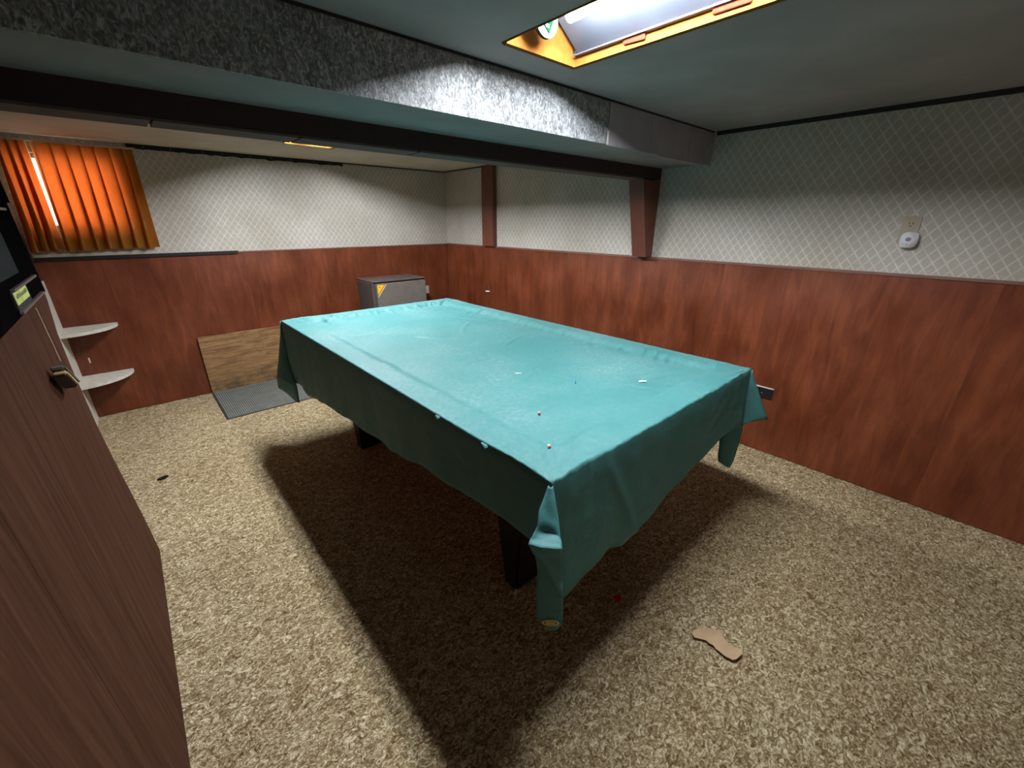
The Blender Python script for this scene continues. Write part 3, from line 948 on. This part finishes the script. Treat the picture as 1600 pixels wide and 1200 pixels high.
# hanging block on a string
hb = thing('hanging_block', 'small felt-edged wooden block hanging on a pale string below the black box', 'eraser', (-3.105, -2.80, 1.03))
def hloc(o):
    o.location = (3.105, 2.80, -1.03); return o
bm = bmesh.new(); tube(bm, [(-3.106, -2.793, 1.243), (-3.110, -2.74, 1.16), (-3.114, -2.689, 1.077)], 0.0022, 6)
hloc(mesh('string', bm, 'string_fibre', hb))
def blk(name, mat, a, b, off, depth):
    """slab between two points of the block's long axis"""
    bm = bmesh.new()
    A = Vector((-3.138, -2.700, 1.070)); B = Vector((-3.132, -2.590, 0.988))
    d = (B-A).normalized(); nrm = Vector((1, 0, 0)); s = d.cross(nrm).normalized()
    pts = []
    for (u, w) in ((a, off), (b, off), (b, off+depth), (a, off+depth)):
        pts.append(A.lerp(B, u) - s*0 + Vector((0, -1, -0.6)).normalized()*w)
    q = [bm.verts.new(p) for p in pts] + [bm.verts.new(p+Vector((0.030, 0, 0))) for p in pts]
    for f in ((0, 1, 2, 3), (7, 6, 5, 4), (0, 4, 5, 1), (1, 5, 6, 2), (2, 6, 7, 3), (3, 7, 4, 0)):
        bm.faces.new([q[i] for i in f])
    bmesh.ops.bevel(bm, geom=bm.edges[:], offset=0.004, segments=2, affect='EDGES')
    return hloc(mesh(name, bm, mat, hb))
blk('felt', 'grey_felt', 0.0, 1.0, 0.0, 0.016)
blk('wooden_back', 'pale_wood', 0.10, 0.90, 0.0165, 0.017)
blk('grip', 'dark_wood', 0.02, 0.75, 0.034, 0.012)

# ------------------------------------------------------------------ things on the right wall
op = thing('outlet_plate', 'beige wall outlet behind the white plug-in unit, above the wainscot', 'outlet', (-0.001, -4.078, 1.42))
def oloc(o, p):
    o.location = -Vector(p.location); return o
bm = bmesh.new(); box(bm, -0.008, -0.0008, -4.113, -4.043, 1.352, 1.478, 0.002)
oloc(mesh('plate', bm, 'beige_plate', op), op)
bm = bmesh.new()
prism(bm, [(-4.078+0.018*math.cos(a), 1.442+0.015*math.sin(a)) for a in [2*math.pi*k/16 for k in range(16)]], 0, -0.0105, -0.0082)
oloc(mesh('socket', bm, 'beige_plate', op), op)
bm = bmesh.new()
box(bm, -0.0115, -0.0107, -4.073, -4.0705, 1.441, 1.450); box(bm, -0.0115, -0.0107, -4.087, -4.084, 1.441, 1.450)
tube(bm, [(-0.0115, -4.0785, 1.433), (-0.0107, -4.0785, 1.433)], 0.003, 8)
oloc(mesh('slots', bm, 'socket_dark', op), op)
dv = thing('plug_in_unit', 'white rounded plug-in unit with a grey round grille, in the beige outlet', 'alarm', (-0.02, -4.09, 1.37))
bm = bmesh.new()
pts = []
for sx, sz, a0 in ((1, 1, 0), (-1, 1, 1), (-1, -1, 2), (1, -1, 3)):
    for k in range(7):
        a = (a0 + k/6)*math.pi/2
        pts.append((-4.092+sx*0.011+0.022*math.cos(a), 1.370+sz*0.014+0.022*math.sin(a)))
prism(bm, pts, 0, -0.038, -0.0120)
front = [f for f in bm.faces if all(abs(v.co.x+0.038) < 1e-5 for v in f.verts)]
bmesh.ops.bevel(bm, geom=[e for f in front for e in f.edges], offset=0.007, segments=3, affect='EDGES')
oloc(mesh('housing', bm, 'white_plastic', dv, True), dv)
bm = bmesh.new()
prism(bm, [(-4.090+0.011*math.cos(a), 1.373+0.010*math.sin(a)) for a in [2*math.pi*k/20 for k in range(20)]], 0, -0.0395, -0.0382)
oloc(mesh('grille', bm, 'speaker_grey', dv), dv)
bm = bmesh.new(); tube(bm, [(-0.0395, -4.089, 1.351), (-0.0382, -4.089, 1.351)], 0.0022, 8)
oloc(mesh('indicator', bm, 'socket_dark', dv), dv)

lo = thing('outlet_plate', 'black outlet low on the right plywood, half behind the cover corner', 'outlet', (-0.012, -3.62, 0.41))
bm = bmesh.new(); box(bm, -0.018, -0.0108, -3.683, -3.562, 0.378, 0.448, 0.002)
oloc(mesh('plate', bm, 'black_plate', lo), lo)
bm = bmesh.new(); box(bm, -0.022, -0.0108, -3.685, -3.560, 0.4485, 0.4535)
oloc(mesh('bright_edge', bm, 'white_paint', lo), lo)
for yy in (-3.645, -3.60):
    bm = bmesh.new(); prism(bm, [(yy+0.015*math.cos(a), 0.412+0.017*math.sin(a)) for a in [2*math.pi*k/14 for k in range(14)]], 0, -0.0205, -0.0182)
    oloc(mesh('socket', bm, 'socket_dark', lo), lo)
bm = bmesh.new(); tube(bm, [(-0.0215, -3.622, 0.413), (-0.0183, -3.622, 0.413)], 0.003, 8)
oloc(mesh('screw', bm, 'hinge_metal', lo), lo)

bm = bmesh.new(); box(bm, -0.034, -0.0105, -0.800, -0.752, 0.728, 0.738, 0.002)
tag(mesh('wall_clip', bm, 'white_bit'), 'small white clip on the right plywood by the dark seam', 'clip')

# ------------------------------------------------------------------ bits on the cover and on the carpet
def rest(x, y):
    return top_z(x, y)+0.0016
def capsule(name, x, y, ang, l, r, mats, label, group=None):
    z = rest(x, y)+r
    rt_ = thing(name, label, 'debris', (x, y, z), (0, 0, ang), group)
    bm = bmesh.new(); tube(bm, [(-l, 0, 0), (-l*0.7, 0, 0), (0, 0, 0)], r, 8); mesh('red_end', bm, mats[0], rt_, True)
    bm = bmesh.new(); tube(bm, [(0.0002, 0, 0), (l*0.9, 0, 0)], r*0.9, 8); mesh('white_end', bm, mats[1], rt_, True)
capsule('red_bit', -1.978, -3.498, 0.9, 0.007, 0.0042, ('red_bit', 'white_bit'), 'small red and white bit lying farther out on the teal cover')
capsule('red_bit', -2.132, -3.690, 0.9, 0.008, 0.0046, ('red_bit', 'white_bit'), 'small red bit nearest the front corner of the teal cover')
def stick(name, x, y, ang, l, r, mat, label):
    bm = bmesh.new()
    d = Vector((math.cos(ang), math.sin(ang), 0))
    z = rest(x, y)+r
    p = Vector((x, y, z))
    tube(bm, [p-d*l, p-d*l*0.2+Vector((0, 0, 0.0006)), p+d*l], r, 7)
    tag(mesh(name, bm, mat), label, 'debris')
stick('white_stick', -1.754, -3.150, -0.75, 0.014, 0.0022, 'white_bit', 'short white stick on the middle of the teal cover')
stick('blue_stick', -1.658, -3.390, 0.75, 0.012, 0.0022, 'blue_bit', 'short blue stick on the teal cover')
stick('white_scrap', -1.444, -3.567, -0.6, 0.016, 0.0035, 'white_bit', 'small white scrap on the right part of the teal cover')

outline = [(-1.6609, -4.0193), (-1.6396, -4.0211), (-1.6108, -4.0335), (-1.5937, -4.0515), (-1.5826, -4.0721), (-1.5783, -4.0918), (-1.5893, -4.1053),
           (-1.596, -4.118), (-1.600, -4.130), (-1.599, -4.142), (-1.598, -4.153), (-1.593, -4.163), (-1.593, -4.174), (-1.612, -4.180),
           (-1.6441, -4.173), (-1.6547, -4.1658), (-1.658, -4.149), (-1.6597, -4.1381), (-1.6569, -4.1217), (-1.6563, -4.1077), (-1.6487, -4.0975),
           (-1.6525, -4.0816), (-1.6493, -4.0695), (-1.6561, -4.0583), (-1.6713, -4.0345)]
bm = bmesh.new()
prism(bm, outline, 2, 0.010, 0.013)
for v in bm.verts:
    v.co.z += 0.006*math.exp(-((v.co.y+4.19)/0.03)**2) + 0.002*N(v.co.x*30, v.co.y*30)
tag(mesh('cardboard_scrap', bm, 'cardboard'), 'torn curved piece of tan cardboard on the carpet', 'cardboard')
bm = bmesh.new()
prism(bm, [(-3.085, -1.412), (-3.066, -1.398), (-3.046, -1.392), (-3.030, -1.402), (-3.044, -1.418), (-3.068, -1.424)], 2, 0.001, 0.012)
tag(mesh('black_scrap', bm, 'black_scrap'), 'small black scrap on the carpet at left', 'debris')
bm = bmesh.new()
prism(bm, [(-1.752, -3.748), (-1.740, -3.728), (-1.722, -3.730), (-1.718, -3.744), (-1.736, -3.756)], 2, 0.001, 0.011)
tag(mesh('red_scrap', bm, 'dark_red'), 'dark red scrap on the shaded carpet beside the table', 'debris')
bm = bmesh.new(); tube(bm, [(-2.035, -3.440, 0.006), (-2.026, -3.434, 0.007), (-2.018, -3.432, 0.006)], 0.0045, 7)
tag(mesh('white_crumb', bm, 'white_bit'), 'tiny white crumb on the carpet by the nearest table leg', 'debris')
